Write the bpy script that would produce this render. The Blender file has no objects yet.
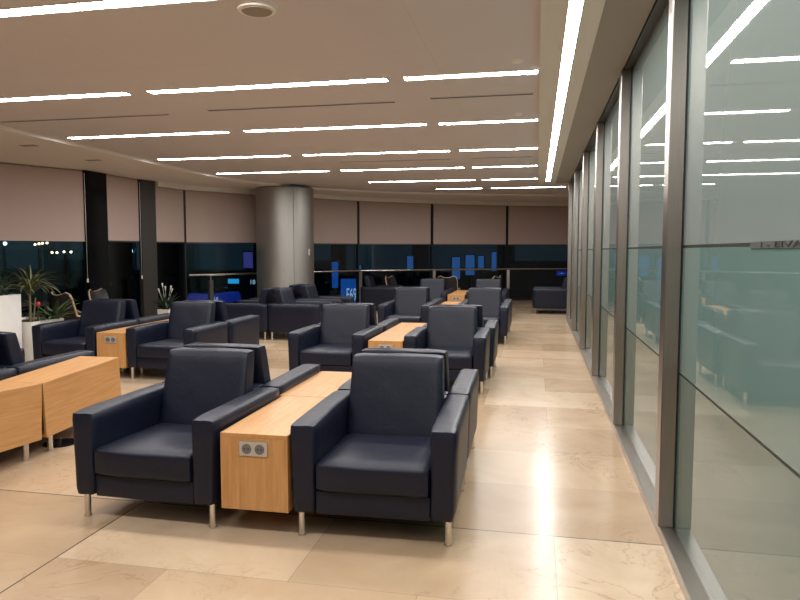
import bpy, bmesh, math, random
from mathutils import Vector, Matrix
random.seed(7)
S = bpy.context.scene
COL = S.collection
PI = math.pi

# ------------------------------------------------------------------ materials
def nmat(name):
    m = bpy.data.materials.new(name); m.use_nodes = True
    nt = m.node_tree
    b = nt.nodes['Principled BSDF']
    return m, nt, b
def N(nt, t, **kw):
    n = nt.nodes.new(t)
    for k, v in kw.items(): setattr(n, k, v)
    return n
def simple(name, col, rough=.5, metal=0., spec=.5, bump=None, ior=None):
    m, nt, b = nmat(name)
    b.inputs['Base Color'].default_value = (*col, 1); b.inputs['Roughness'].default_value = rough
    b.inputs['Metallic'].default_value = metal; b.inputs['Specular IOR Level'].default_value = spec
    if ior: b.inputs['IOR'].default_value = ior
    tc = N(nt, 'ShaderNodeTexCoord')
    sc, st = bump if bump else (40., .03)
    no = N(nt, 'ShaderNodeTexNoise'); no.inputs['Scale'].default_value = sc; no.inputs['Detail'].default_value = 4
    nt.links.new(tc.outputs['Object'], no.inputs['Vector'])
    bp = N(nt, 'ShaderNodeBump'); bp.inputs['Strength'].default_value = st; bp.inputs['Distance'].default_value = .01
    nt.links.new(no.outputs['Fac'], bp.inputs['Height']); nt.links.new(bp.outputs['Normal'], b.inputs['Normal'])
    return m
def emit(name, col, s):
    m, nt, b = nmat(name)
    b.inputs['Base Color'].default_value = (*[c*.5 for c in col], 1)
    b.inputs['Emission Color'].default_value = (*col, 1); b.inputs['Emission Strength'].default_value = s
    return m
def mix_rgb(nt, fac, a, b, mode='MIX'):
    n = N(nt, 'ShaderNodeMix', data_type='RGBA', blend_type=mode)
    for k, v in ((0, fac), (6, a), (7, b)):
        if hasattr(v, 'type') and hasattr(v, 'links'): nt.links.new(v, n.inputs[k])
        elif k == 0: n.inputs[0].default_value = v
        else: n.inputs[k].default_value = (*v, 1)
    return n.outputs[2]
def ramp(nt, src, stops):
    r = N(nt, 'ShaderNodeValToRGB'); e = r.color_ramp.elements
    while len(e) < len(stops): e.new(.5)
    for i, (p, c) in enumerate(stops):
        e[i].position = p; e[i].color = (*c, 1)
    nt.links.new(src, r.inputs['Fac']); return r.outputs['Color']
def noise(nt, vec, scale, detail=4, rough=.5, dist=0):
    n = N(nt, 'ShaderNodeTexNoise'); n.inputs['Scale'].default_value = scale; n.inputs['Detail'].default_value = detail
    n.inputs['Roughness'].default_value = rough; n.inputs['Distortion'].default_value = dist
    nt.links.new(vec, n.inputs['Vector']); return n.outputs['Fac']
def mapping(nt, loc=(0, 0, 0), sc=(1, 1, 1), rot=(0, 0, 0)):
    tc = N(nt, 'ShaderNodeTexCoord'); mp = N(nt, 'ShaderNodeMapping')
    mp.inputs['Location'].default_value = loc; mp.inputs['Scale'].default_value = sc; mp.inputs['Rotation'].default_value = rot
    nt.links.new(tc.outputs['Object'], mp.inputs['Vector']); return mp.outputs['Vector']

def marble():
    m, nt, b = nmat('polished_marble')
    v = mapping(nt, loc=(2.29 + 1.2*10, -3.5 + .74*12, 0))
    br = N(nt, 'ShaderNodeTexBrick'); br.offset = .5; br.squash = 1
    br.inputs['Scale'].default_value = 1; br.inputs['Brick Width'].default_value = 1.2; br.inputs['Row Height'].default_value = .74
    br.inputs['Mortar Size'].default_value = .0025; br.inputs['Mortar Smooth'].default_value = .3; br.inputs['Bias'].default_value = 0
    br.inputs['Color1'].default_value = (.0, .0, .0, 1); br.inputs['Color2'].default_value = (1, 1, 1, 1); br.inputs['Mortar'].default_value = (.5, .5, .5, 1)
    nt.links.new(v, br.inputs['Vector'])
    tint = ramp(nt, br.outputs['Color'], [(0, (.385, .275, .175)), (.5, (.49, .365, .245)), (1, (.57, .45, .325))])
    cl = noise(nt, v, 1.6, 6, .6, .8)
    clr = ramp(nt, cl, [(.3, (.80, .745, .68)), (.65, (1.04, 1.03, 1.0))])
    c = mix_rgb(nt, .8, tint, clr, 'MULTIPLY')
    vn = noise(nt, v, 2.3, 8, .62, 1.6)
    vr = ramp(nt, vn, [(.485, (1, 1, 1)), (.5, (.52, .42, .32)), (.515, (1, 1, 1))])
    pm = noise(nt, v, .9, 2, .5)
    pr = ramp(nt, pm, [(.46, (0, 0, 0)), (.6, (.65, .65, .65))])
    c2 = mix_rgb(nt, pr, c, vr, 'MULTIPLY')
    c3 = mix_rgb(nt, br.outputs['Fac'], c2, (.30, .22, .16))
    sx = N(nt, 'ShaderNodeSeparateXYZ'); tcw = N(nt, 'ShaderNodeTexCoord'); nt.links.new(tcw.outputs['Object'], sx.inputs[0])
    def line(sock, at_, per):
        a = N(nt, 'ShaderNodeMath', operation='ADD'); a.inputs[1].default_value = -at_ + per*20.5; nt.links.new(sock, a.inputs[0])
        f = N(nt, 'ShaderNodeMath', operation='MODULO'); f.inputs[1].default_value = per; nt.links.new(a.outputs[0], f.inputs[0])
        d = N(nt, 'ShaderNodeMath', operation='COMPARE'); d.inputs[1].default_value = per/2; d.inputs[2].default_value = .005; nt.links.new(f.outputs[0], d.inputs[0])
        return d.outputs[0]
    mxx = N(nt, 'ShaderNodeMath', operation='MAXIMUM'); nt.links.new(line(sx.outputs[0], -2.29, 4.8), mxx.inputs[0]); nt.links.new(line(sx.outputs[1], 3.5, 5.92), mxx.inputs[1])
    c3 = mix_rgb(nt, mxx.outputs[0], c3, (.10, .075, .055))
    nt.links.new(c3, b.inputs['Base Color'])
    rr = noise(nt, v, 3.0, 3)
    mr = N(nt, 'ShaderNodeMapRange'); mr.inputs['To Min'].default_value = .17; mr.inputs['To Max'].default_value = .28
    nt.links.new(rr, mr.inputs['Value']); nt.links.new(mr.outputs['Result'], b.inputs['Roughness'])
    wv = noise(nt, v, 1.1, 2)
    bp = N(nt, 'ShaderNodeBump'); bp.inputs['Strength'].default_value = .05; bp.inputs['Distance'].default_value = .02
    nt.links.new(wv, bp.inputs['Height']); nt.links.new(bp.outputs['Normal'], b.inputs['Normal'])
    b.inputs['IOR'].default_value = 1.40
    return m
def oak(name, sc):
    m, nt, b = nmat(name)
    v = mapping(nt, sc=sc)
    g = noise(nt, v, 6, 6, .65, .4)
    c = ramp(nt, g, [(.3, (.40, .195, .066)), (.5, (.49, .250, .090)), (.72, (.55, .300, .120))])
    f = noise(nt, v, 30, 3, .6)
    c2 = mix_rgb(nt, .2, c, ramp(nt, f, [(.35, (.75, .68, .6)), (.6, (1, 1, 1))]), 'MULTIPLY')
    nt.links.new(c2, b.inputs['Base Color']); b.inputs['Roughness'].default_value = .36
    return m
def leather():
    m, nt, b = nmat('navy_leather')
    v = mapping(nt)
    vo = N(nt, 'ShaderNodeTexVoronoi'); vo.inputs['Scale'].default_value = 260; nt.links.new(v, vo.inputs['Vector'])
    cr = noise(nt, v, 5, 5, .6, .6)
    add = N(nt, 'ShaderNodeMath', operation='MULTIPLY_ADD'); add.inputs[1].default_value = .06
    nt.links.new(vo.outputs['Distance'], add.inputs[0]); nt.links.new(cr, add.inputs[2])
    bp = N(nt, 'ShaderNodeBump'); bp.inputs['Strength'].default_value = .22; bp.inputs['Distance'].default_value = .02
    nt.links.new(add.outputs[0], bp.inputs['Height']); nt.links.new(bp.outputs['Normal'], b.inputs['Normal'])
    b.inputs['Base Color'].default_value = (.0048, .0070, .0185, 1)
    b.inputs['Roughness'].default_value = .42; b.inputs['Specular IOR Level'].default_value = .34
    return m
def steel(name, col, rough, sc=(60, 60, 1.2), an=.0):
    m, nt, b = nmat(name)
    v = mapping(nt, sc=sc)
    n = noise(nt, v, 4, 4, .6)
    mr = N(nt, 'ShaderNodeMapRange'); mr.inputs['To Min'].default_value = rough*.75; mr.inputs['To Max'].default_value = rough*1.3
    nt.links.new(n, mr.inputs['Value']); nt.links.new(mr.outputs['Result'], b.inputs['Roughness'])
    c = ramp(nt, n, [(.3, tuple(x*.88 for x in col)), (.7, col)])
    nt.links.new(c, b.inputs['Base Color']); b.inputs['Metallic'].default_value = 1.
    b.inputs['Anisotropic'].default_value = an
    return m
def film(name, col, refl_ior, clear):
    """sheet of glass with a tinted privacy film: diffuse film under a mirror-like surface, partly see-through"""
    m, nt, b = nmat(name)
    out = nt.nodes['Material Output']
    v = mapping(nt)
    n = noise(nt, v, .8, 2)
    b.inputs['IOR'].default_value = refl_ior; b.inputs['Roughness'].default_value = .02
    c = ramp(nt, n, [(.3, tuple(x*.95 for x in col)), (.7, col)])
    nt.links.new(c, b.inputs['Base Color'])
    tr = N(nt, 'ShaderNodeBsdfTransparent'); tr.inputs['Color'].default_value = (.75, .88, .84, 1)
    gl = N(nt, 'ShaderNodeBsdfGlossy'); gl.inputs['Roughness'].default_value = .02
    fr = N(nt, 'ShaderNodeFresnel'); fr.inputs['IOR'].default_value = refl_ior
    mx = N(nt, 'ShaderNodeMixShader'); nt.links.new(fr.outputs[0], mx.inputs[0])
    nt.links.new(tr.outputs[0], mx.inputs[1]); nt.links.new(gl.outputs[0], mx.inputs[2])
    m2 = N(nt, 'ShaderNodeMixShader'); m2.inputs[0].default_value = clear
    nt.links.new(b.outputs[0], m2.inputs[1]); nt.links.new(mx.outputs[0], m2.inputs[2])
    nt.links.new(m2.outputs[0], out.inputs['Surface'])
    return m
def winglass():
    m, nt, b = nmat('window_glass')
    out = nt.nodes['Material Output']
    tr = N(nt, 'ShaderNodeBsdfTransparent'); tr.inputs['Color'].default_value = (.62, .72, .76, 1)
    gl = N(nt, 'ShaderNodeBsdfGlossy'); gl.inputs['Roughness'].default_value = .015; gl.inputs['Color'].default_value = (.8, .9, 1, 1)
    fr = N(nt, 'ShaderNodeFresnel'); fr.inputs['IOR'].default_value = 1.45
    mx = N(nt, 'ShaderNodeMixShader'); nt.links.new(fr.outputs[0], mx.inputs[0])
    nt.links.new(tr.outputs[0], mx.inputs[1]); nt.links.new(gl.outputs[0], mx.inputs[2])
    nt.links.new(mx.outputs[0], out.inputs['Surface'])
    return m
def blindmat():
    m, nt, b = nmat('blind_fabric')
    v = mapping(nt)
    w = noise(nt, v, 220, 2); c = ramp(nt, w, [(.3, (.47, .36, .325)), (.7, (.54, .42, .38))])
    nt.links.new(c, b.inputs['Base Color']); b.inputs['Roughness'].default_value = .8
    b.inputs['Specular IOR Level'].default_value = .2
    return m
def panelceil(name, c1, row, wid, rough=.55):
    m, nt, b = nmat(name)
    v = mapping(nt, loc=(20.02, 20.0, 0))
    br = N(nt, 'ShaderNodeTexBrick'); br.offset = 0
    br.inputs['Scale'].default_value = 1; br.inputs['Brick Width'].default_value = wid; br.inputs['Row Height'].default_value = row
    br.inputs['Mortar Size'].default_value = .002; br.inputs['Mortar Smooth'].default_value = .4
    br.inputs['Color1'].default_value = (*c1, 1); br.inputs['Color2'].default_value = (*[x*.97 for x in c1], 1)
    br.inputs['Mortar'].default_value = (*[x*.8 for x in c1], 1)
    nt.links.new(v, br.inputs['Vector']); nt.links.new(br.outputs['Color'], b.inputs['Base Color'])
    b.inputs['Roughness'].default_value = rough; b.inputs['Specular IOR Level'].default_value = .3
    return m

M = {}
M['marble'] = marble()
M['oak_front'] = oak('oak_vertical_grain', (9, 9, .55))
M['oak_top'] = oak('oak_long_grain', (9, .55, 9))
M['leather'] = leather()
M['chrome'] = steel('brushed_chrome', (.72, .70, .67), .22)
M['steel'] = steel('brushed_steel', (.345, .315, .285), .30)
M['steel_sill'] = steel('sill_steel', (.50, .46, .42), .30, (60, .8, 60))
M['column'] = steel('column_cladding', (.42, .405, .38), .48, (30, 30, 1))
M['ceil'] = panelceil('ceiling_panels', (.67, .63, .66), 2.09, 2.4)
M['band'] = panelceil('ceiling_band', (.72, .67, .61), 40, 40)
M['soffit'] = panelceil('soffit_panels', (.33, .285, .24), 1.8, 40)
M['perim'] = simple('perimeter_plaster', (.86, .81, .77), .6)
M['wall'] = simple('wall_plaster', (.55, .48, .42), .7)
M['blind'] = blindmat()
M['black'] = simple('black_paint', (.005, .0055, .0065), .10, 0., .12)
M['darkmetal'] = simple('dark_bronze_metal', (.035, .034, .033), .4, .6)
M['postmetal'] = simple('post_metal', (.085, .08, .075), .38, .7)
M['dark'] = simple('dark_slot', (.03, .027, .025), .7)
M['header'] = simple('header_dark', (.02, .021, .02), .3)
M['wglass'] = winglass()
M['film_up'] = film('upper_film_glass', (.245, .318, .305), 1.75, .25)
M['film_mid'] = film('frosted_band_glass', (.155, .245, .228), 1.75, .12)
M['film_low'] = film('lower_film_glass', (.165, .245, .215), 1.75, .35)
M['light'] = emit('light_diffuser', (1.0, .975, .95), 51.)
M['white'] = simple('white_gloss', (.80, .77, .72), .3)
M['soil'] = simple('soil', (.05, .035, .025), .95, bump=(60, .5))
M['leaf'] = simple('leaf_green', (.045, .085, .028), .45)
M['leaf_dry'] = simple('leaf_olive', (.10, .11, .045), .5)
M['leaf_dark'] = simple('leaf_dark', (.02, .045, .02), .45)
M['stem'] = simple('stem', (.15, .12, .07), .7)
M['red'] = simple('red_petal', (.55, .02, .03), .4)
M['petal'] = simple('white_petal', (.75, .75, .68), .4)
M['shell'] = simple('black_shell', (.012, .012, .013), .5)
M['birch'] = simple('birch_edge', (.50, .36, .22), .4)
M['socket'] = simple('socket_silver', (.48, .47, .45), .32, .5)
M['sockhole'] = simple('socket_recess', (.14, .13, .125), .5)
M['ground'] = simple('apron_asphalt', (.03, .034, .038), .8)
M['facade'] = simple('dark_facade', (.05, .062, .066), .7)
M['tealglow'] = emit('faint_teal_glow', (.07, .14, .19), .13)
M['blue'] = emit('blue_light', (.05, .19, .55), .6)
M['bluesign'] = emit('blue_sign', (.012, .11, .46), .8)
M['bluedeep'] = emit('blue_deep', (.01, .05, .5), .45)
M['cyan'] = emit('cyan_sign', (.03, .42, .85), 1.3)
M['purple'] = emit('purple_screen', (.12, .12, .5), .5)
M['signwhite'] = emit('sign_lettering', (.55, .75, .9), 1.0)
M['lamp'] = emit('flood_lamp', (1, .72, .38), 14.)
M['lampwhite'] = emit('flood_lamp_white', (1, .93, .85), 14.)
M['ink'] = simple('dark_lettering', (.01, .011, .01), .4)
M['stripe'] = simple('grey_strip', (.085, .095, .085), .3)

M['light'].cycles.emission_sampling = 'FRONT'
for k in M:
    if k in ('tealglow', 'blue', 'bluesign', 'bluedeep', 'cyan', 'purple', 'signwhite', 'lamp', 'lampwhite'): M[k].cycles.emission_sampling = 'NONE'
# ------------------------------------------------------------------ mesh helpers
def cube_bm(x0, x1, y0, y1, z0, z1, bevel=0, seg=2):
    bm = bmesh.new(); bmesh.ops.create_cube(bm, size=1)
    for v in bm.verts:
        v.co = Vector(((x0+x1)/2 + v.co.x*(x1-x0), (y0+y1)/2 + v.co.y*(y1-y0), (z0+z1)/2 + v.co.z*(z1-z0)))
    if bevel: bmesh.ops.bevel(bm, geom=bm.edges[:], offset=bevel, segments=seg, profile=.5, affect='EDGES')
    return bm
def merge(bm, other):
    me = bpy.data.meshes.new('tmp'); other.to_mesh(me); other.free(); bm.from_mesh(me); bpy.data.meshes.remove(me); return bm
def add_box(bm, *a, **k): return merge(bm, cube_bm(*a, **k))
def tube_bm(p0, p1, r0, r1=None, n=16):
    r1 = r0 if r1 is None else r1
    p0, p1 = Vector(p0), Vector(p1); d = p1-p0
    bm = bmesh.new()
    bmesh.ops.create_cone(bm, cap_ends=True, segments=n, radius1=r0, radius2=r1, depth=d.length)
    q = d.to_track_quat('Z', 'Y').to_matrix().to_4x4()
    bmesh.ops.transform(bm, matrix=Matrix.Translation((p0+p1)/2) @ q, verts=bm.verts)
    return bm
def prism_bm(poly, z0, z1):
    bm = bmesh.new(); n = len(poly)
    a = [bm.verts.new((x, y, z0)) for x, y in poly]; b = [bm.verts.new((x, y, z1)) for x, y in poly]
    bm.faces.new(a[::-1]); bm.faces.new(b)
    for i in range(n): bm.faces.new((a[i], a[(i+1) % n], b[(i+1) % n], b[i]))
    bmesh.ops.recalc_face_normals(bm, faces=bm.faces)
    return bm
def build(name, bm, mat, parent=None, smooth=False, ang=35):
    me = bpy.data.meshes.new(name); bm.to_mesh(me); bm.free()
    me.materials.append(mat)
    if smooth:
        for p in me.polygons: p.use_smooth = True
        me.set_sharp_from_angle(angle=math.radians(ang))
    o = bpy.data.objects.new(name, me); COL.objects.link(o)
    if parent: o.parent = parent
    return o
def tag(o, label, cat, group=None):
    o['label'] = label; o['category'] = cat
    if group: o['group'] = group
    return o
def thing(name, label, cat, loc=(0, 0, 0), rz=0, group=None):
    o = bpy.data.objects.new(name, None); o.empty_display_size = .1; COL.objects.link(o)
    o.location = loc; o.rotation_euler = (0, 0, rz)
    return tag(o, label, cat, group)
def struct(name, bm, mat, parent=None, smooth=False):
    o = build(name, bm, mat, parent, smooth)
    if parent is None: o['kind'] = 'structure'
    return o
def structempty(name, loc=(0, 0, 0)):
    o = bpy.data.objects.new(name, None); COL.objects.link(o); o.location = loc; o['kind'] = 'structure'; return o
def dup(root, loc, rz, label, group=None):
    r = root.copy(); COL.objects.link(r); r.location = loc; r.rotation_euler = (0, 0, rz); r['label'] = label
    if group: r['group'] = group
    for ch in list(root.children):
        c = ch.copy(); COL.objects.link(c); c.parent = r
        for g in list(ch.children):
            d = g.copy(); COL.objects.link(d); d.parent = c
    return r
def puff(x0, x1, y0, y1, z0, z1, amount, bevel=.03, div=10, seed=0, wr=.004, shape=None):
    """upholstered cushion: bevelled box, subdivided, faces crowned, faintly wrinkled"""
    bm = cube_bm(-1, 1, -1, 1, -1, 1)
    bmesh.ops.subdivide_edges(bm, edges=bm.edges[:], cuts=div, use_grid_fill=True)
    sx, sy, sz = (x1-x0)/2, (y1-y0)/2, (z1-z0)/2
    c = Vector(((x0+x1)/2, (y0+y1)/2, (z0+z1)/2))
    rnd = random.Random(seed); ph = [rnd.uniform(0, 6.28) for _ in range(8)]
    for v in bm.verts:
        u = v.co.copy()
        p = Vector((u.x*sx, u.y*sy, u.z*sz))
        # round the edges: clamp into inner box, push out by the radius
        inner = Vector([max(-(s-bevel), min(s-bevel, q)) for s, q in ((sx, p.x), (sy, p.y), (sz, p.z))])
        d = p - inner
        if d.length > 1e-9: p = inner + d.normalized()*bevel
        fx, fy, fz = 1-u.x**2, 1-u.y**2, 1-u.z**2
        if abs(u.z) > .999: p.z += math.copysign(amount*math.sqrt(max(fx*fy, 0)), u.z)
        if abs(u.y) > .999: p.y += math.copysign(amount*.6*math.sqrt(max(fx*fz, 0)), u.y)
        if abs(u.x) > .999: p.x += math.copysign(amount*.4*math.sqrt(max(fy*fz, 0)), u.x)
        w = wr*(math.sin(u.x*5+ph[0]+2*math.sin(u.y*3+ph[1])) + math.sin(u.y*7+ph[2]+u.x*2) + .7*math.sin(u.z*6+ph[3]+u.x*4))
        p += Vector((0, w*.4, w*.5))
        if shape: p = shape(p, u)
        v.co = c + p
    bmesh.ops.recalc_face_normals(bm, faces=bm.faces)
    return bm
def build_letters(name, bm, mat, parent):
    seen = set(); bm.verts.index_update(); bm.verts.ensure_lookup_table()
    for v0 in list(bm.verts):
        if v0.index in seen: continue
        comp = []; st = [v0]; seen.add(v0.index)
        while st:
            v = st.pop(); comp.append(v)
            for e in v.link_edges:
                o = e.other_vert(v)
                if o.index not in seen: seen.add(o.index); st.append(o)
        ids = {v.index for v in comp}; b = bmesh.new(); mp = {v.index: b.verts.new(v.co) for v in comp}
        for f in bm.faces:
            if f.verts[0].index in ids: b.faces.new([mp[v.index] for v in f.verts])
        build(name, b, mat, parent)
    bm.free()
def text_bm(txt, size, depth):
    cu = bpy.data.curves.new('t', 'FONT'); cu.body = txt; cu.size = size; cu.extrude = depth; cu.align_x = 'CENTER'; cu.align_y = 'CENTER'
    o = bpy.data.objects.new('t', cu); COL.objects.link(o)
    dg = bpy.context.evaluated_depsgraph_get(); dg.update()
    me = bpy.data.meshes.new_from_object(o.evaluated_get(dg))
    bm = bmesh.new(); bm.from_mesh(me)
    bpy.data.objects.remove(o); bpy.data.curves.remove(cu); bpy.data.meshes.remove(me)
    bmesh.ops.transform(bm, matrix=Matrix.Rotation(PI/2, 4, 'X'), verts=bm.verts)   # reads from -y
    return bm

# ------------------------------------------------------------------ facade line
FAC = [(-11.4, 4.2), (-8.1, 10.8), (-8.09, 11.25), (-8.06, 12.35), (-7.98, 12.75), (-7.8, 13.7), (-6.62, 15.35), (-4.85, 17.7), (-3.02, 19.1), (-.93, 20.4), (.95, 21.1), (2.8, 21.5)]
EDGE = [(-6.31, -2.2), (-6.31, 11.6), (-6.25, 12.5), (-6.05, 13.4), (-5.1, 15.2), (-4.3, 16.05), (-3.44, 16.7), (-1.48, 17.6), (.58, 18.3), (2.8, 18.8)]
def seg(a, b, off=0., inset=0.):
    """segment ends, shifted into the room by off, shortened by inset"""
    a, b = Vector((*a, 0)), Vector((*b, 0)); d = (b-a).normalized(); n = Vector((d.y, -d.x, 0))
    return a + d*inset + n*off, b - d*inset + n*off, d, n
def slab(a, b, t, z0, z1):
    """vertical slab from a to b, t thick on both sides together"""
    d = (b-a).normalized(); n = Vector((d.y, -d.x, 0))*t/2
    return prism_bm([((a+n).x, (a+n).y), ((b+n).x, (b+n).y), ((b-n).x, (b-n).y), ((a-n).x, (a-n).y)], z0, z1)

# ------------------------------------------------------------------ room shell
floor_poly = [(2.8, -2.2), (2.8, 21.55)] + [(x, y+.06) for x, y in FAC[::-1][1:]] + [(-11.4, -2.2)]
struct('floor', prism_bm(floor_poly, -.25, 0), M['marble'])
struct('ceiling', prism_bm([(-11.6, -2.4), (0, -2.4), (0, 21.9), (-11.6, 21.9)], 3.0, 3.2), M['ceil'])
struct('trim_1', cube_bm(0, .37, -2.2, 14.7, 2.955, 3.2), M['band'])
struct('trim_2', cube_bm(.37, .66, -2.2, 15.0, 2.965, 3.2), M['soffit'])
struct('trim_3', cube_bm(0, 3.0, 15.0, 21.9, 3.0, 3.2), M['ceil'])
struct('trim_9', cube_bm(0, .37, 14.7, 15.0, 3.0, 3.2), M['ceil'])
struct('trim_4', cube_bm(.76, 3.0, -2.4, 15.0, 3.0, 3.2), M['wall'])
struct('trim_5', prism_bm(EDGE + FAC[::-1] + [(-11.4, -2.2)], 2.955, 3.0), M['perim'])
# bulkhead that drops in front of the curved glazing
bk = [seg(FAC[i], FAC[i+1], .22)[0] for i in range(4, 11)] + [seg(FAC[10], FAC[11], .22)[1]]
bo = [seg(FAC[i], FAC[i+1], .13)[0] for i in range(4, 11)] + [seg(FAC[10], FAC[11], .13)[1]]
struct('trim_6', prism_bm([(p.x, p.y) for p in bk] + [(p.x, p.y) for p in bo[::-1]], 2.85, 2.955), M['perim'])
struct('wall_rear', cube_bm(-11.6, 3.0, -2.4, -2.2, 0, 3.0), M['wall'])
struct('wall_left', cube_bm(-11.6, -11.4, -2.2, 4.2, 0, 3.0), M['wall'])
struct('wall_right', cube_bm(2.8, 3.0, -2.2, 21.5, 0, 3.0), M['wall'])
struct('wall_end', cube_bm(.76, 2.8, 15.02, 15.14, 0, 3.0), M['wall'])

# ------------------------------------------------------------------ glass partition on the right
GX = .728
MY = [-.90, 1.36, 3.61, 5.72, 7.95, 10.2, 12.5, 14.75]
struct('baseboard_right', cube_bm(.650, .765, -2.2, 15.0, 0, .05, .004, 1), M['steel_sill'])
struct('trim_7', cube_bm(.665, .76, -2.2, 15.0, 2.95, 3.1), M['header'])
for i in range(len(MY)):
    y0 = MY[i]; y1 = MY[i+1] if i+1 < len(MY) else 15.0
    w = structempty('window_%d' % (i+1), (0, y0, 0))
    Lb = y1-y0
    build('mullion', add_box(cube_bm(.646, GX-.006, 0, .12, .05, 2.95, .004, 1), GX+.014, .765, .02, .09, .05, 2.95), M['steel'], w)
    build('mullion_seal', cube_bm(GX-.006, GX+.014, .0, .12, .05, 2.95), M['ink'], w)
    build('lower_pane', cube_bm(GX, GX+.012, .122, Lb-.002, .05, .865), M['film_low'], w)
    build('frosted_pane', cube_bm(GX, GX+.012, .122, Lb-.002, .877, 1.515), M['film_mid'], w)
    build('upper_pane', cube_bm(GX, GX+.012, .122, Lb-.002, 1.529, 2.95), M['film_up'], w)
    sm = cube_bm(GX+.001, GX+.011, .122, Lb-.002, .865, .877); add_box(sm, GX+.001, GX+.011, .122, Lb-.002, 1.515, 1.529)
    build('dark_joint', sm, M['ink'], w)
# strip with dark lettering on the nearest pane
st = thing('lettering_strip', 'grey strip with dark lettering at eye level on the nearest glass pane', 'sign', (GX-.002, 2.30, 1.520))
build('strip', cube_bm(-.001, .0015, -.46, .215, -.011, .011), M['stripe'], st)
tb = text_bm('I - EIVA', .027, .0012)
bmesh.ops.transform(tb, matrix=Matrix.Rotation(-PI/2, 4, 'Z') @ Matrix.Scale(4.3, 4, (1, 0, 0)), verts=tb.verts)
ym = max(v.co.y for v in tb.verts)
bmesh.ops.transform(tb, matrix=Matrix.Translation((-.0015, .10-ym, 0)), verts=tb.verts)
build_letters('letter', tb, M['ink'], st)

# ------------------------------------------------------------------ curved window wall: panes, mullions, blinds
wn = len(MY)
def facade_pane(i, z1):
    global wn
    a, b, d, n = seg(FAC[i], FAC[i+1], 0, .03)
    wn += 1
    w = struct('window_%d' % wn, slab(a, b, .02, 0.06, z1), M['wglass'])
    build('frame', merge(slab(a, b, .06, 0, .06), slab(a, b, .06, z1-.03, z1)), M['darkmetal'], w)
    return w
for i in (0, 2, 4, 5, 6, 7, 8, 9, 10): facade_pane(i, 2.955)
def post(name, p, w, dpt, z1, mat, d):
    n = Vector((d.y, -d.x, 0)); a = Vector((*p, 0)); 
    q = [a - d*w/2 - n*.03, a + d*w/2 - n*.03, a + d*w/2 + n*dpt, a - d*w/2 + n*dpt]
    return struct(name, prism_bm([(v.x, v.y) for v in q], 0, z1), mat)
# black pillar between the first two bays, wide steel post, thin mullions
a, b, d, n = seg(FAC[1], FAC[2], .06, -.06)
struct('trim_10', slab(a, b, .10, 0, 2.955), M['black'])
a, b, d, n = seg(FAC[3], FAC[4], .1, .0)
struct('trim_11', slab(a, b, .09, 0, 2.955), M['postmetal'])
tn = 12
for i in (5, 6, 7, 8, 9, 10):
    d0 = (Vector(FAC[i+1])-Vector(FAC[i-1])).normalized()
    post('trim_%d' % tn, FAC[i], .03, .105, 2.86, M['darkmetal'], Vector((d0.x, d0.y, 0))); tn += 1
BL = {0: 'wide brown roller blind farthest left, beside the black pillar', 2: 'narrow brown roller blind between the black pillar and the steel post',
      4: 'narrow brown roller blind just right of the steel post', 5: 'brown roller blind immediately left of the round column',
      6: 'brown roller blind emerging on the right side of the round column', 7: 'brown roller blind, second bay right of the round column',
      8: 'brown roller blind, third bay right of the round column', 9: 'brown roller blind at the far end beside the glass partition',
      10: 'brown roller blind hidden behind the far end of the partition'}
for i in (0, 2, 4, 5, 6, 7, 8, 9):
    a, b, d, n = seg(FAC[i], FAC[i+1], .09, .05)
    top = 2.925 if i < 4 else 2.845
    c = (a+b)/2
    t = thing('roller_blind', BL[i], 'blind', (c.x, c.y, 0), 0, 'roller blinds along the window wall')
    build('fabric', slab(a-c, b-c, .004, 1.70, top), M['blind'], t)
    build('bottom_bar', slab(a-c, b-c, .018, 1.672, 1.70), M['postmetal'] if i != 0 else M['blind'], t)
    build('roller', tube_bm((a-c) + Vector((0, 0, top-.0)) + n*-.035, (b-c) + Vector((0, 0, top)) + n*-.035, .025), M['blind'], t)
    if i in (0, 2):
        e = (b-c) + n*.03 + d*.015
        ch = build('pull_chain', tube_bm((e.x, e.y, 1.0), (e.x, e.y, 2.9), .006, n=8), M['chrome'], t)
        build('chain_weight', tube_bm((e.x, e.y, .93), (e.x, e.y, 1.0), .015, n=10), M['white'], ch)

# handrail along the windows
gr = thing('guard_rail', 'brushed steel handrail on posts running along the curved window wall', 'railing', (0, 0, 0))
pts = [seg(FAC[i], FAC[i+1], .28)[0] for i in range(5, 11)] + [seg(FAC[10], FAC[11], .28)[1]]
bm = bmesh.new()
for p, q in zip(pts[:-1], pts[1:]): merge(bm, tube_bm((p.x, p.y, .965), (q.x, q.y, .965), .026, n=12))
build('handrail', bm, M['chrome'], gr, True)
for p in pts[1:-1]:
    build('post', merge(cube_bm(p.x-.04, p.x+.04, p.y-.012, p.y+.012, 0, .94), cube_bm(p.x-.06, p.x+.06, p.y-.05, p.y+.05, 0, .012)), M['steel'], gr)

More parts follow.
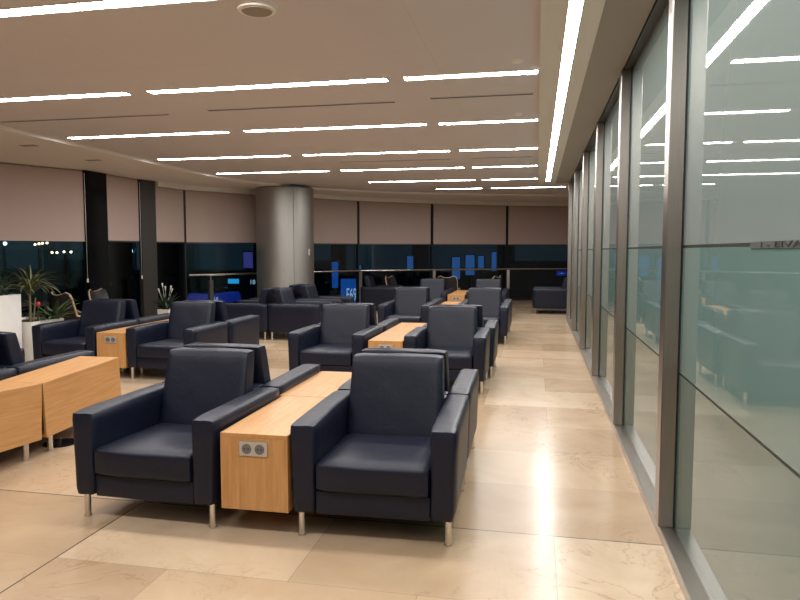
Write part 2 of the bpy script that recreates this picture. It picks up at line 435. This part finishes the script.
# ------------------------------------------------------------------ round column
cx, cy = -5.79, 14.8
t = thing('column', 'thick round metal clad column in front of the curved windows', 'column', (cx, cy, 0))
R = .665
def arc_panel(a0, a1, r0, r1, z0, z1, n=18):
    bm = bmesh.new(); rows = []
    for k in range(n+1):
        a = a0 + (a1-a0)*k/n
        rows.append([bm.verts.new((math.cos(a)*r, math.sin(a)*r, z)) for r, z in ((r1, z0), (r1, z1), (r0, z1), (r0, z0))])
    for p, q in zip(rows[:-1], rows[1:]):
        for j in range(4): bm.faces.new((p[j], p[(j+1) % 4], q[(j+1) % 4], q[j]))
    bm.faces.new(rows[0]); bm.faces.new(rows[-1][::-1])
    bmesh.ops.recalc_face_normals(bm, faces=bm.faces); return bm
seam0 = math.radians(-52)
for k in range(3):
    a0 = seam0 + k*2*PI/3 + .006; a1 = seam0 + (k+1)*2*PI/3 - .006
    build('cladding_panel', arc_panel(a0, a1, R-.02, R, .08, 2.93), M['column'], t, True)
build('core', tube_bm((0, 0, 0), (0, 0, 2.955), R-.03, n=48), M['dark'], t, True)
build('cap_ring', arc_panel(0, 2*PI-.001, R-.02, R+.006, 2.89, 2.935, 48), M['column'], t, True)
tag(build('wall_switch', cube_bm(-5.20, -5.14, 14.62, 14.66, 1.40, 1.55, .006), M['white']), 'small white control box on the right side of the round column', 'switch')

# ------------------------------------------------------------------ ceiling lights
ROWS = [1.63, 3.72, 5.80, 7.90, 10.03, 12.07, 14.2, 16.13]
ORD = ['overhead behind the view', 'nearest row', 'second row', 'third row', 'fourth row', 'fifth row', 'sixth row', 'last row']
COLS = [(-6.11, -3.83, 'left'), (-3.61, -1.30, 'middle'), (-1.16, -.01, 'right')]
def light(x0, x1, y0, y1, z, label):
    t = thing('ceiling_light', label, 'ceiling light', ((x0+x1)/2, (y0+y1)/2, z), 0, 'linear ceiling lights')
    hx, hy = (x1-x0)/2, (y1-y0)/2
    bm = bmesh.new()
    for q in ((-hx, hx, -hy, -hy+.008), (-hx, hx, hy-.008, hy), (-hx, -hx+.008, -hy+.008, hy-.008), (hx-.008, hx, -hy+.008, hy-.008)):
        add_box(bm, *q, -.008, 0)
    build('frame', bm, M['white'], t)
    df = build('diffuser', cube_bm(-hx+.008, hx-.008, -hy+.008, hy-.008, -.006, 0), M['white'], t)
    df.data.materials.append(M['light'])
    for p in df.data.polygons:
        if p.normal.z < -.9: p.material_index = 1
for r, y in enumerate(ROWS):
    for x0, x1, nm in COLS:
        if r >= 6 and nm == 'left': continue
        if r == 7: x0, x1 = (-2.42, -1.30) if nm == 'middle' else (-1.1, .64)
        if r in (0,) : lab = 'linear ceiling light above the camera, %s of three' % nm
        else: lab = 'linear ceiling light in the %s of crosswise strips, %s one' % (ORD[r], nm)
        light(x0, x1, y-.062, y+.062, 3.0, lab)
light(.155, .25, -1.9, 14.35, 2.955, 'very long ceiling light running lengthwise beside the glass partition')
# slot diffusers
SL = [(2.6, -3.4, -1.4, 'nearest'), (6.78, -6.15, -4.0, 'left'), (6.68, -3.47, -1.43, 'middle'), (6.6, -1.05, -.06, 'right'), (10.95, -3.28, -1.41, 'far middle'), (10.92, -1.07, -.1, 'far right')]
for y, x0, x1, nm in SL:
    t = thing('air_slot', 'dark thin air slot in the ceiling between light rows, %s one' % nm, 'air vent', ((x0+x1)/2, y, 3.0), 0, 'ceiling air slots')
    h = (x1-x0)/2
    build('slot', cube_bm(-h, h, -.022, .022, -.004, 0), M['dark'], t)
    build('rim', merge(cube_bm(-h, h, -.03, -.022, -.006, 0), cube_bm(-h, h, .022, .03, -.006, 0)), M['ceil'], t)
t = thing('smoke_detector', 'round ceiling speaker disc near the top of the photo', 'ceiling disc', (-1.72, 3.97, 3.0))
build('rim', tube_bm((0, 0, -.02), (0, 0, 0), .115, .125, 32), M['perim'], t, True)
build('grille', tube_bm((0, 0, -.026), (0, 0, -.02), .09, .095, 32), M['soffit'], t, True)
for x, y, nm in ((-.18, 5.45, 'second'), (-.22, 7.55, 'third'), (-.2, 11.7, 'fifth')):
    tag(build('ceiling_sensor', tube_bm((x, y, 2.985), (x, y, 3.0), .04, .05, 20), M['perim'], None, True), 'small round ceiling sensor beside the right end of the %s light row' % nm, 'sensor', 'ceiling sensors')
for x, y, nm in ((-6.9, 8.1, 'near'), (-7.0, 9.6, 'far')):
    tag(build('soffit_vent', cube_bm(x-.12, x+.12, y-.05, y+.05, 2.949, 2.955), M['soffit']), 'small vent in the left ceiling border, %s one' % nm, 'air vent')

# ------------------------------------------------------------------ armchairs
def make_chair(label):
    t = thing('armchair', label, 'armchair', group='navy leather lounge armchairs')
    for s in (-1, 1):
        def shp(p, u, s=s):
            h = (u.z+1)/2
            p.x += .010*u.x*h*h + s*.006*h     # padded towards the top
            return p
        x0, x1 = (.295, .425) if s > 0 else (-.425, -.295)
        build('arm', puff(x0, x1, -.455, .452, .135, .610, .005, .030, 9, 3+s, .0012, shp), M['leather'], t, True, 60)
    build('base', cube_bm(-.30, .30, -.440, .43, .135, .26, .010, 2), M['leather'], t, True)
    def seat_shape(p, u):
        p.z -= .018*(u.y+1)/2            # falls towards the back
        return p
    build('seat_cushion', puff(-.297, .297, -.462, .20, .257, .415, .014, .024, 11, 5, .0018, seat_shape), M['leather'], t, True, 60)
    def back_shape(p, u):
        h = (u.z+1)/2
        p.y += .135*h - .0*u.y
        if u.y > 0: p.y -= .03*(h)        # thinner towards the top
        p.x *= 1.0 - .04*h
        return p
    build('backrest', puff(-.290, .290, .155, .305, .36, .855, .006, .013, 12, 9, .0022, back_shape), M['leather'], t, True, 60)
    build('back_panel', cube_bm(-.297, .297, .36, .45, .26, .60, .015, 2), M['leather'], t, True)
    for sx in (-1, 1):
        for sy in (-1, 1):
            build('leg', merge(tube_bm((sx*.388, sy*.395, 0), (sx*.388, sy*.395, .137), .0185, n=18), tube_bm((sx*.388, sy*.395, 0), (sx*.388, sy*.395, .008), .021, n=18)), M['chrome'], t, True)
    return t
def make_table(label):
    t = thing('side_table', label, 'table', group='oak block tables between the armchairs')
    W, L = .187, .455
    build('side_panel', cube_bm(-W, -W+.02, -L+.02, L-.003, .135, .523), M['oak_top'], t)
    build('side_panel', cube_bm(W-.02, W, -L+.02, L-.003, .135, .523), M['oak_top'], t)
    build('front_panel', cube_bm(-W, W, -L, -L+.02, .135, .523), M['oak_front'], t)
    build('table_top', cube_bm(-W, W, -L, L-.002, .523, .545, .0015, 1), M['oak_top'], t)
    build('bottom_panel', cube_bm(-W+.02, W-.02, -L+.02, L-.003, .135, .153), M['oak_top'], t)
    for s in (-1, 1): build('leg', tube_bm((s*.13, .36, 0), (s*.13, .36, .136), .021, n=16), M['chrome'], t, True)
    for s in (-1, 1): build('leg', tube_bm((s*.13, -.05, 0), (s*.13, -.05, .136), .021, n=16), M['chrome'], t, True)
    p = build('socket_plate', cube_bm(-.078, .078, -L-.008, -L, .428, .504, .003, 2), M['socket'], t)
    for s in (-1, 1):
        bm = tube_bm((s*.036, -L-.0095, .466), (s*.036, -L-.008, .466), .027, n=24)
        so = build('socket', bm, M['sockhole'], p, True)
        pass
        b2 = bmesh.new()
        merge(b2, tube_bm((s*.036-.010, -L-.0105, .466), (s*.036-.010, -L-.0095, .466), .0045, n=10))
        merge(b2, tube_bm((s*.036+.010, -L-.0105, .466), (s*.036+.010, -L-.0095, .466), .0045, n=10))
        build('socket_hole', b2, M['ink'], p)
    return t
chair0 = make_chair('x'); table0 = make_table('x'); first = {'c': True, 't': True}
def put(kind, loc, rz, label):
    p = chair0 if kind == 'c' else table0
    if first[kind]:
        first[kind] = False
        p.location = loc; p.rotation_euler = (0, 0, rz); p['label'] = label; return p
    return dup(p, loc, rz, label)
def block(cx, cy, rz, names, skip=()):
    """two armchairs and an oak table facing front, the same again back to back"""
    R_ = Matrix.Rotation(rz, 3, 'Z')
    spec = [('c', -.642, -.458, 0), ('c', .642, -.458, 0), ('t', 0, -.4575, 0), ('c', -.642, .458, PI), ('c', .642, .458, PI), ('t', 0, .4575, PI)]
    out = []
    for k, (kd, x, y, a) in enumerate(spec):
        if k in skip: continue
        v = R_ @ Vector((x, y, 0))
        out.append(put(kd, (cx+v.x, cy+v.y, 0), rz+a, names[k]))
    return out
F0 = block(-1.455, 4.105, math.radians(.5), [
    'navy leather armchair in the left foreground, facing the viewer',
    'navy leather armchair in the right foreground, nearest the aisle and the viewer',
    'nearest oak block table with twin sockets, between the two foreground armchairs',
    'navy armchair back to back with the left foreground armchair',
    'navy armchair back to back with the right foreground armchair, beside the aisle',
    'far half of the foreground oak table top, behind the half with the nearest sockets'])
def nudge(o, dx=0, dy=0, deg=0):
    o.location.x += dx; o.location.y += dy; o.rotation_euler.z += math.radians(deg)
nudge(F0[0], .008, 0, -1.4); nudge(F0[2], .008); nudge(F0[5], -.02); nudge(F0[1], -.012, .005, 1.2); nudge(F0[4], -.028, .01, .4)
F1 = block(-1.575, 7.77, math.radians(.4), [
    'navy armchair facing the viewer in the second row, left of its oak table',
    'navy armchair facing the viewer in the second row, right beside the aisle',
    'oak block table of the second row, front unit, partly behind the foreground backrest',
    'navy armchair facing away in the second row, left of its oak table',
    'navy armchair facing away in the second row, beside the aisle',
    'oak block table of the second row, rear unit'])
nudge(F1[0], -.02, -.01, -1.0); nudge(F1[1], -.015, 0, .4); nudge(F1[4], .03, .01)
block(-1.51, 11.6, 0, [
    'navy armchair facing the viewer in the third row, left side',
    'navy armchair facing the viewer in the third row, beside the aisle',
    'oak block table of the third row, front unit hidden by an armchair back',
    'navy armchair facing away in the third row, left side',
    'navy armchair facing away in the third row, beside the aisle',
    'oak block table of the third row, rear unit'])
block(-1.71, 15.3, 0, [
    'navy armchair facing the viewer in the farthest row, left side',
    'navy armchair facing the viewer in the farthest row, right side',
    'oak block table in the farthest row, small with white sockets facing the viewer',
    'navy armchair facing away in the farthest row, left side',
    'navy armchair facing away in the farthest row, right side',
    'oak block table of the farthest row, rear unit'])
F2 = block(-4.87, 7.80, 0, [
    'navy armchair at left in front of the white planters',
    'navy armchair at left, right of the oak table with sockets, facing the viewer',
    'oak block table with sockets at left between two armchairs, before the steel post',
    'navy armchair at left facing the windows, behind the one by the white planters',
    'navy armchair at left facing the windows, its arm beyond the viewer-facing one',
    'oak block table at left, rear unit toward the windows'])
nudge(F2[1], -.02)
block(-4.42, 11.52, PI/2, [
    'navy armchair turned sideways near the column, its side toward the viewer, facing right',
    'navy armchair facing right beside the round column, farther of the sideways pair',
    'oak block table between the sideways armchairs, unit facing right',
    'navy armchair turned sideways near the column, its side toward the viewer, facing left',
    'navy armchair facing left near the column, farther of the sideways pair',
    'oak block table between the sideways armchairs, unit facing left'])
put('c', (-4.335, 4.38-.458, 0), 0, 'navy armchair cut off at the left edge, facing the viewer')
put('c', (-4.335, 4.38+.458, 0), PI, 'navy armchair at the left edge facing away, its long arm beside the bare oak side')
a = put('t', (-3.70, 4.16-.485, 0), 0, 'oak block table cut off at the left edge, bare side showing')
b = put('t', (-3.70, 4.16+.485, 0), PI, 'oak block table with bare side showing at left, leaning on its neighbour')
a.rotation_euler.x = math.radians(-3); b.rotation_euler.x = math.radians(-3)
a.location.z = .019; b.location.z = .019
put('c', (.37, 16.57, 0), -PI/2, 'lone navy armchair at the far end of the aisle by the windows')
put('c', (-3.86, 16.5, 0), PI*.5, 'lone navy armchair beside the blue gate sign, right of the column')
tag(build('floor_outlet', tube_bm((-3.63, 4.47, 0), (-3.63, 4.47, .004), .13, n=32), M['black'], None, True), 'round black floor outlet cover under the leaning oak table', 'floor outlet')

# ------------------------------------------------------------------ shell chairs near the windows
def make_shell(label):
    t = thing('shell_chair', label, 'chair', group='black shell chairs with birch edges')
    prof = [(-.27, .44, .02), (-.24, .43, 0), (-.1, .405, 0), (.05, .395, 0), (.15, .41, 0), (.21, .47, 0), (.245, .57, 0), (.275, .68, 0), (.30, .765, 0), (.315, .79, 0)]
    bm = bmesh.new(); rows = []
    for k, (y, z, _) in enumerate(prof):
        f = k/(len(prof)-1); hw = .27 if f < .75 else .27-.10*((f-.75)/.25)**2
        rows.append([(x*hw, y - .05*abs(x)**2*(1 if k > 4 else 0), z + .045*abs(x)**3) for x in (-1, -.85, -.5, 0, .5, .85, 1)])
    def sheet(off):
        vs = [[bm.verts.new((x, y+off*.9*(1 if i > 4 else 0), z - off*(.9 if i <= 4 else .25))) for x, y, z in r] for i, r in enumerate(rows)]
        for p, q in zip(vs[:-1], vs[1:]):
            for j in range(len(p)-1): bm.faces.new((p[j], p[j+1], q[j+1], q[j]))
        return vs
    A = sheet(0); B = sheet(.05)
    ring = lambda V: [r[0] for r in V] + V[-1][1:-1] + [r[-1] for r in V[::-1]] + V[0][1:-1][::-1]
    ra, rb = ring(A), ring(B)
    for i in range(len(ra)): bm.faces.new((ra[i], ra[(i+1) % len(ra)], rb[(i+1) % len(rb)], rb[i]))
    bmesh.ops.recalc_face_normals(bm, faces=bm.faces)
    edge = [v.co.copy() for v in ra]
    build('shell', bm, M['shell'], t, True, 50)
    e = bmesh.new()
    for p, q in zip(edge, edge[1:]+edge[:1]):
        merge(e, tube_bm(p + Vector((0, .02, -.012)), q + Vector((0, .02, -.012)), .015, n=8))
    build('birch_edge', e, M['birch'], t, True)
    build('pedestal', merge(tube_bm((0, 0, .012), (0, 0, .37), .025, n=12), tube_bm((0, 0, 0), (0, 0, .014), .2, n=24)), M['chrome'], t, True)
    return t
sh0 = make_shell('black shell chair with birch edge at left before the dark window, behind the planters')
sh0.location = (-7.55, 9.75, 0); sh0.rotation_euler = (0, 0, math.radians(165))
for x, y, r, lab in ((-7.35, 10.45, 95, 'black shell chair with birch edge in front of the black pillar, behind the left armchairs'),
                     (-3.6, 17.35, 75, 'black shell chair with birch edge left of the farthest row'),
                     (-2.35, 18.05, 178, 'rounded black shell chair beyond the farthest oak table'),
                     (-1.3, 18.2, 250, 'black shell chair with curved birch edge right of the farthest oak table')):
    dup(sh0, (x, y, 0), math.radians(r), lab)

# ------------------------------------------------------------------ planters and plants
def planter(x0, x1, y0, y1, h, taper, label):
    t = thing('planter', label, 'planter', ((x0+x1)/2, (y0+y1)/2, 0))
    bm = bmesh.new(); hx, hy = (x1-x0)/2, (y1-y0)/2
    def ringv(s, z): return [bm.verts.new((a*hx*s, b*hy*s, z)) for a, b in ((-1, -1), (1, -1), (1, 1), (-1, 1))]
    r = [ringv(1-taper, 0), ringv(1, h), ringv(.93, h), ringv(.91, h-.06)]
    bm.faces.new(r[0][::-1])
    for p, q in zip(r[:-1], r[1:]):
        for j in range(4): bm.faces.new((p[j], p[(j+1) % 4], q[(j+1) % 4], q[j]))
    bm.faces.new(r[-1])
    bmesh.ops.recalc_face_normals(bm, faces=bm.faces)
    build('pot', bm, M['white'], t)
    build('soil', cube_bm(-hx*.9, hx*.9, -hy*.9, hy*.9, h-.059, h-.03), M['soil'], t)
    return t
def blade(bm, base, ang, length, up, droop, w, n=7):
    """one strap leaf arching from base"""
    pts = []; p = Vector(base); el = up
    dirh = Vector((math.cos(ang), math.sin(ang), 0)); side = Vector((-dirh.y, dirh.x, 0))
    for k in range(n+1):
        f = k/n; ww = w*(.55+.9*f if f < .4 else .91*(1-((f-.4)/.6)**1.6))
        ww = max(ww, .0008)
        pts.append((p - side*ww, p + side*ww + Vector((0, 0, 0)), p + Vector((0, 0, -.25*ww))))
        p = p + (dirh*math.cos(el) + Vector((0, 0, math.sin(el))))*length/n
        el -= droop/n
    prev = None
    for a, b, c in pts:
        cur = [bm.verts.new(a), bm.verts.new(c), bm.verts.new(b)]
        if prev:
            bm.faces.new((prev[0], prev[1], cur[1], cur[0])); bm.faces.new((prev[1], prev[2], cur[2], cur[1]))
        prev = cur
def plant(name, label, loc, n, length, w, up, droop, mat, stem_h=0, spread=.03, group=None, seed=1):
    rnd = random.Random(seed)
    t = thing(name, label, 'plant', loc, 0, group)
    bm = bmesh.new()
    for k in range(n):
        a = rnd.uniform(0, 2*PI)
        blade(bm, (rnd.uniform(-spread, spread), rnd.uniform(-spread, spread), stem_h+rnd.uniform(-.05, .03) if stem_h else 0), a, length*rnd.uniform(.65, 1.1), up*rnd.uniform(.45, 1.1), droop*rnd.uniform(.6, 1.2), w*rnd.uniform(.8, 1.2))
    build('foliage', bm, mat, t, True)
    s = bmesh.new(); merge(s, tube_bm((0, 0, 0), (0, 0, max(stem_h, .05)), .018, .013, 10))
    if stem_h: merge(s, tube_bm((.03, .01, 0), (.07, .02, stem_h*.8), .012, .009, 8))
    build('stem', s, M['stem'], t, True)
    return t
planter(-7.05, -6.46, 6.72, 7.34, .95, .03, 'tall white planter box at the left edge')
planter(-7.00, -6.39, 7.42, 8.02, .58, .03, 'low white planter box beside the left armchair')
plant('bushy_plant', 'bushy dark green plant in the tall white planter', (-6.74, 7.05, .921), 130, .46, .018, 1.5, 1.5, M['leaf_dark'], 0, .2, seed=3)
plant('spiky_plant', 'spiky arching plant on stems in the low white planter', (-6.52, 7.56, .551), 80, .56, .011, 1.3, 1.8, M['leaf_dry'], .42, .03, seed=5)
p = plant('broad_leaf_plant', 'leafy green plant at the back of the low white planter', (-6.46, 7.93, .551), 34, .46, .034, 1.15, 1.1, M['leaf'], 0, .05, seed=9)
fl = plant('red_flower', 'small red flower beside the spiky stems in the low planter', (-6.43, 7.60, .551), 6, .20, .012, 1.2, 1.0, M['leaf'], 0, .01, seed=12)
bm = bmesh.new(); bmesh.ops.create_icosphere(bm, subdivisions=2, radius=.026)
bmesh.ops.transform(bm, matrix=Matrix.Translation((0, 0, .25)) @ Matrix.Scale(1.3, 4, (0, 0, 1)), verts=bm.verts)
b2 = build('blossom', bm, M['red'], fl, True); build('stalk', tube_bm((0, 0, .03), (0, 0, .235), .004, n=8), M['leaf'], fl, True)
planter(-7.47, -7.22, 12.08, 12.33, .33, .1, 'small white pot with flowers right of the steel post')
wf = plant('flowering_plant', 'small plant with white flowers in the white pot by the steel post', (-7.345, 12.205, .30), 34, .46, .022, 1.4, .9, M['leaf_dark'], 0, .04, seed=21)
for k in range(5):
    a = k*1.3; x, y, z = .12*math.cos(a), .12*math.sin(a), .36+.05*(k % 3)
    b2 = bmesh.new(); merge(b2, tube_bm((0, 0, 0), (x, y, z), .003, n=6)); 
    merge(b2, tube_bm((x, y, z), (x*1.2, y*1.2, z+.085), .006, .019, 10)); build('bloom', b2, M['petal'], wf, True)
bo2 = thing('rail_bollard', 'short grey steel bollard standing by the window left of the column', 'bollard', (-6.95, 13.35, 0))
build('body', tube_bm((0, 0, 0), (0, 0, .86), .06, n=20), M['postmetal'], bo2, True)
build('top_bar', merge(tube_bm((0, 0, .86), (0, 0, .97), .015, n=10), tube_bm((-.06, -.06, .97), (.2, .25, .97), .012, n=8)), M['steel'], bo2, True)

# ------------------------------------------------------------------ outside, night
struct('ground', cube_bm(-90, 60, 4, 120, -5.2, -5.0), M['ground'])
def outsign(name, label, cat, loc, rz=0): return thing(name, label, cat, loc, rz)
g = outsign('gate_sign', 'blue illuminated gate sign reading E69 beyond the rail, right of the column', 'sign', (-5.20, 18.2, 0), math.radians(8))
build('board', cube_bm(-.255, .245, 0, .06, -.05, .71), M['bluesign'], g)
gb = text_bm('E69', .50, .002); bmesh.ops.transform(gb, matrix=Matrix.Translation((.05, -.003, .25)) @ Matrix.Scale(.40, 4, (1, 0, 0)), verts=gb.verts)
build_letters('letter', gb, M['signwhite'], g)
build('support', cube_bm(-.05, .05, .06, .12, -5.0, .6), M['darkmetal'], g)

bldg = thing('terminal_building', 'dark terminal building across the apron, bands added for the faint teal glow', 'building', (0, 62, -5))
build('walls', cube_bm(-80, 40, 0, 10, 0, 11), M['facade'], bldg)
for k in range(14):
    x = -74 + k*8
    build('window_band', cube_bm(x, x+6.4, -.1, 0, 4.6 if k % 3 else 5.6, 8.5), M['tealglow'], bldg)  # emissive bands added to give the faint teal glow behind the glass
build('roof', cube_bm(-81, 41, -1, 11, 11, 11.5), M['facade'], bldg)

def at(px, py, y):
    f = 665.; yw = math.atan(137/f*math.cos(math.atan(49/f))); pt = math.atan(49/f)
    fw = Vector((-math.sin(yw)*math.cos(pt), math.cos(yw)*math.cos(pt), -math.sin(pt))); rt = Vector((math.cos(yw), math.sin(yw), 0)); up = rt.cross(fw)
    d = fw + rt*(px-400)/f + up*(300-py)/f
    return Vector((0, 0, 1.5)) + d*(y/d.y)
# added panels for the blurred blue glows beyond the glass, plus a poster box
for px, w, y0, y1, yy, m, lab in ((410, 6, 256, 271, 27, 'blue', 'single blue panel added outside for a blurred glow, left of the armchair row'),
                            (359, 4, 265, 272, 25, 'blue', 'small blue light box outside just above the rail post'),
                            (456, 8, 257, 279, 27, 'blue', 'blue panel added outside for a blurred glow, leftmost of the cluster right of centre'),
                            (470, 9, 255, 275, 28, 'blue', 'blue panel added outside for a blurred glow, second of the cluster right of centre'),
                            (481, 6, 256, 270, 29, 'blue', 'short blue panel added outside for a blurred glow, third of the cluster right of centre'),
                            (494, 5, 252, 271, 29, 'blue', 'narrow blue panel added outside for a blurred glow, rightmost of the cluster'),
                            (335, 6, 262, 288, 30, 'bluesign', 'dim blue panel added outside for a blurred glow right beside the round column'),
                            (248, 9, 252, 268, 24, 'purple', 'purple illuminated poster box outside, left of the round column')):
    a, b = at(px-w/2, y1, yy), at(px+w/2, y0, yy)
    t = thing('glow_panel', lab, 'light column', ((a.x+b.x)/2, yy, -5))
    hw = (b.x-a.x)/2
    build('housing', cube_bm(-hw-.04, hw+.04, .02, .2, a.z+5-.05, b.z+5+.05), M['darkmetal'], t)
    build('panel', cube_bm(-hw, hw, 0, .02, a.z+5, b.z+5), M[m], t)
    build('pole', cube_bm(-.06, .06, .06, .18, 0, a.z+4.95), M['darkmetal'], t)
# lit boards
for px0, px1, y0, y1, yy, m, txt, lab in ((228, 238, 279, 283.5, 24, 'cyan', '', 'cyan illuminated sign outside, left of the round column'),
                                     (556.5, 566.5, 271, 275.5, 24, 'bluedeep', '- o -', 'small blue sign outside at the far right end above the lone armchair'),
                                     (250, 255, 279.5, 285, 24, 'facade', '18', 'small dark board with pale digits outside, beside the round column')):
    a, b = at(px0, y1, yy), at(px1, y0, yy); hw = (b.x-a.x)/2
    t = thing('lit_sign', lab, 'sign', ((a.x+b.x)/2, yy, -5))
    build('panel', cube_bm(-hw, hw, 0, .08, a.z+5, b.z+5), M[m], t)
    build('pole', cube_bm(-.05, .05, .08, .16, 0, a.z+5.1), M['darkmetal'], t)
    if txt:
        gb = text_bm(txt, (b.z-a.z)*(1.15 if txt == '18' else .6), .004); bmesh.ops.transform(gb, matrix=Matrix.Translation((0, -.006, (a.z+b.z)/2+5)), verts=gb.verts); build_letters('letter', gb, M['signwhite'], t)
# vehicle with the blue glow put into its body material
a, b = at(186, 300, 22), at(224, 289, 22)
v = thing('apron_vehicle', 'low vehicle with a blue-glowing body outside the window, left of the round column', 'vehicle', ((a.x+b.x)/2, 22, a.z-.45))
L_ = (b.x-a.x)/2; h = b.z-a.z
def veh(x0, x1, y0, y1, z0, z1, tp):
    bm = cube_bm(x0, x1, y0, y1, z0, z1)
    for q in bm.verts:
        if q.co.z > (z0+z1)/2: q.co.x = (x0+x1)/2 + (q.co.x-(x0+x1)/2)*tp
    bmesh.ops.bevel(bm, geom=bm.edges[:], offset=.06, segments=3, profile=.5, affect='EDGES'); return bm
build('body', veh(-L_, L_, -.05, 1.5, .35, .35+h*.8, .86), M['bluedeep'], v, True)
build('cab', veh(-L_*.55, L_*.45, .1, 1.3, .35+h*.78, .35+h*1.25, .8), M['black'], v, True)
for sx in (-.6, .6):
    for yy in (.05, 1.3): build('wheel', tube_bm((sx*L_, yy-.12, .22), (sx*L_, yy+.12, .22), .22, n=20), M['black'], v, True)
build('platform', cube_bm(-L_, L_, 0, 1.5, -(a.z-.45+5), -.02), M['ground'], v)
lb = text_bm('TUI', h*.42, .004); bmesh.ops.transform(lb, matrix=Matrix.Translation((L_*.55, -.07, .35+h*.38)), verts=lb.verts); build_letters('letter', lb, M['signwhite'], v)
# floodlight masts
def mast(pxs, y, mat, label, mast_px):
    base = at(mast_px, 300, y)
    t = thing('floodlight_mast', label, 'floodlight', (base.x, y, -5))
    top = max(at(px, py, y).z for px, py in pxs)
    build('mast', tube_bm((0, .1, 0), (0, .1, top+5.05), .14, .09, 12), M['darkmetal'], t, True)
    xs = [at(px, py, y).x-base.x for px, py in pxs]
    build('crossbar', cube_bm(min(xs+[0])-.05, max(xs+[0])+.05, .05, .13, top+5, top+5.08), M['darkmetal'], t)
    for px, py in pxs:
        q = at(px, py, y); bm = bmesh.new(); bmesh.ops.create_uvsphere(bm, u_segments=14, v_segments=8, radius=y*(.0018 if len(pxs) > 1 else .0028))
        bmesh.ops.transform(bm, matrix=Matrix.Translation((q.x-base.x, 0, q.z+5)), verts=bm.verts); build('lamp', bm, M[mat], t, True)
mast([(35, 244.5), (39, 243.8), (42.5, 243.3), (47, 243)], 30, 'lamp', 'floodlight mast outside at left, upper cluster of warm lamps below the blind', 40)
mast([(52, 252.5), (57, 252.6), (64, 251.8), (71, 252)], 34, 'lamp', 'floodlight mast outside at left, lower cluster of warm lamps', 66)
mast([(132, 251)], 34, 'lampwhite', 'floodlight mast outside with one white lamp between black pillar and steel post', 132)
mast([(5, 243.5)], 32, 'lampwhite', 'floodlight mast outside at the left edge with one lamp', 5)

# ------------------------------------------------------------------ world, camera, view
w = bpy.data.worlds.new('night'); S.world = w; w.use_nodes = True
bg = w.node_tree.nodes['Background']; bg.inputs['Color'].default_value = (.010, .017, .024, 1); bg.inputs['Strength'].default_value = 1.0
cam = bpy.data.cameras.new('camera'); co = bpy.data.objects.new('camera', cam); COL.objects.link(co)
F = 665.
yaw = math.atan(137/F*math.cos(math.atan(49/F))); pitch = math.atan(49/F)
co.location = (0, 0, 1.5); co.rotation_euler = (PI/2-pitch, 0, yaw)
cam.sensor_fit = 'HORIZONTAL'; cam.sensor_width = 36; cam.lens = F/800*36; cam.clip_start = .05; cam.clip_end = 500
S.camera = co
S.view_settings.view_transform = 'Standard'; S.view_settings.look = 'None'; S.view_settings.gamma = 1; S.view_settings.exposure = 0
S.view_settings.use_curve_mapping = False
S.cycles.use_denoising = True
S.cycles.max_bounces = 10; S.cycles.transparent_max_bounces = 16
S.cycles.sample_clamp_indirect = 5
S.cycles.caustics_reflective = False; S.cycles.caustics_refractive = False
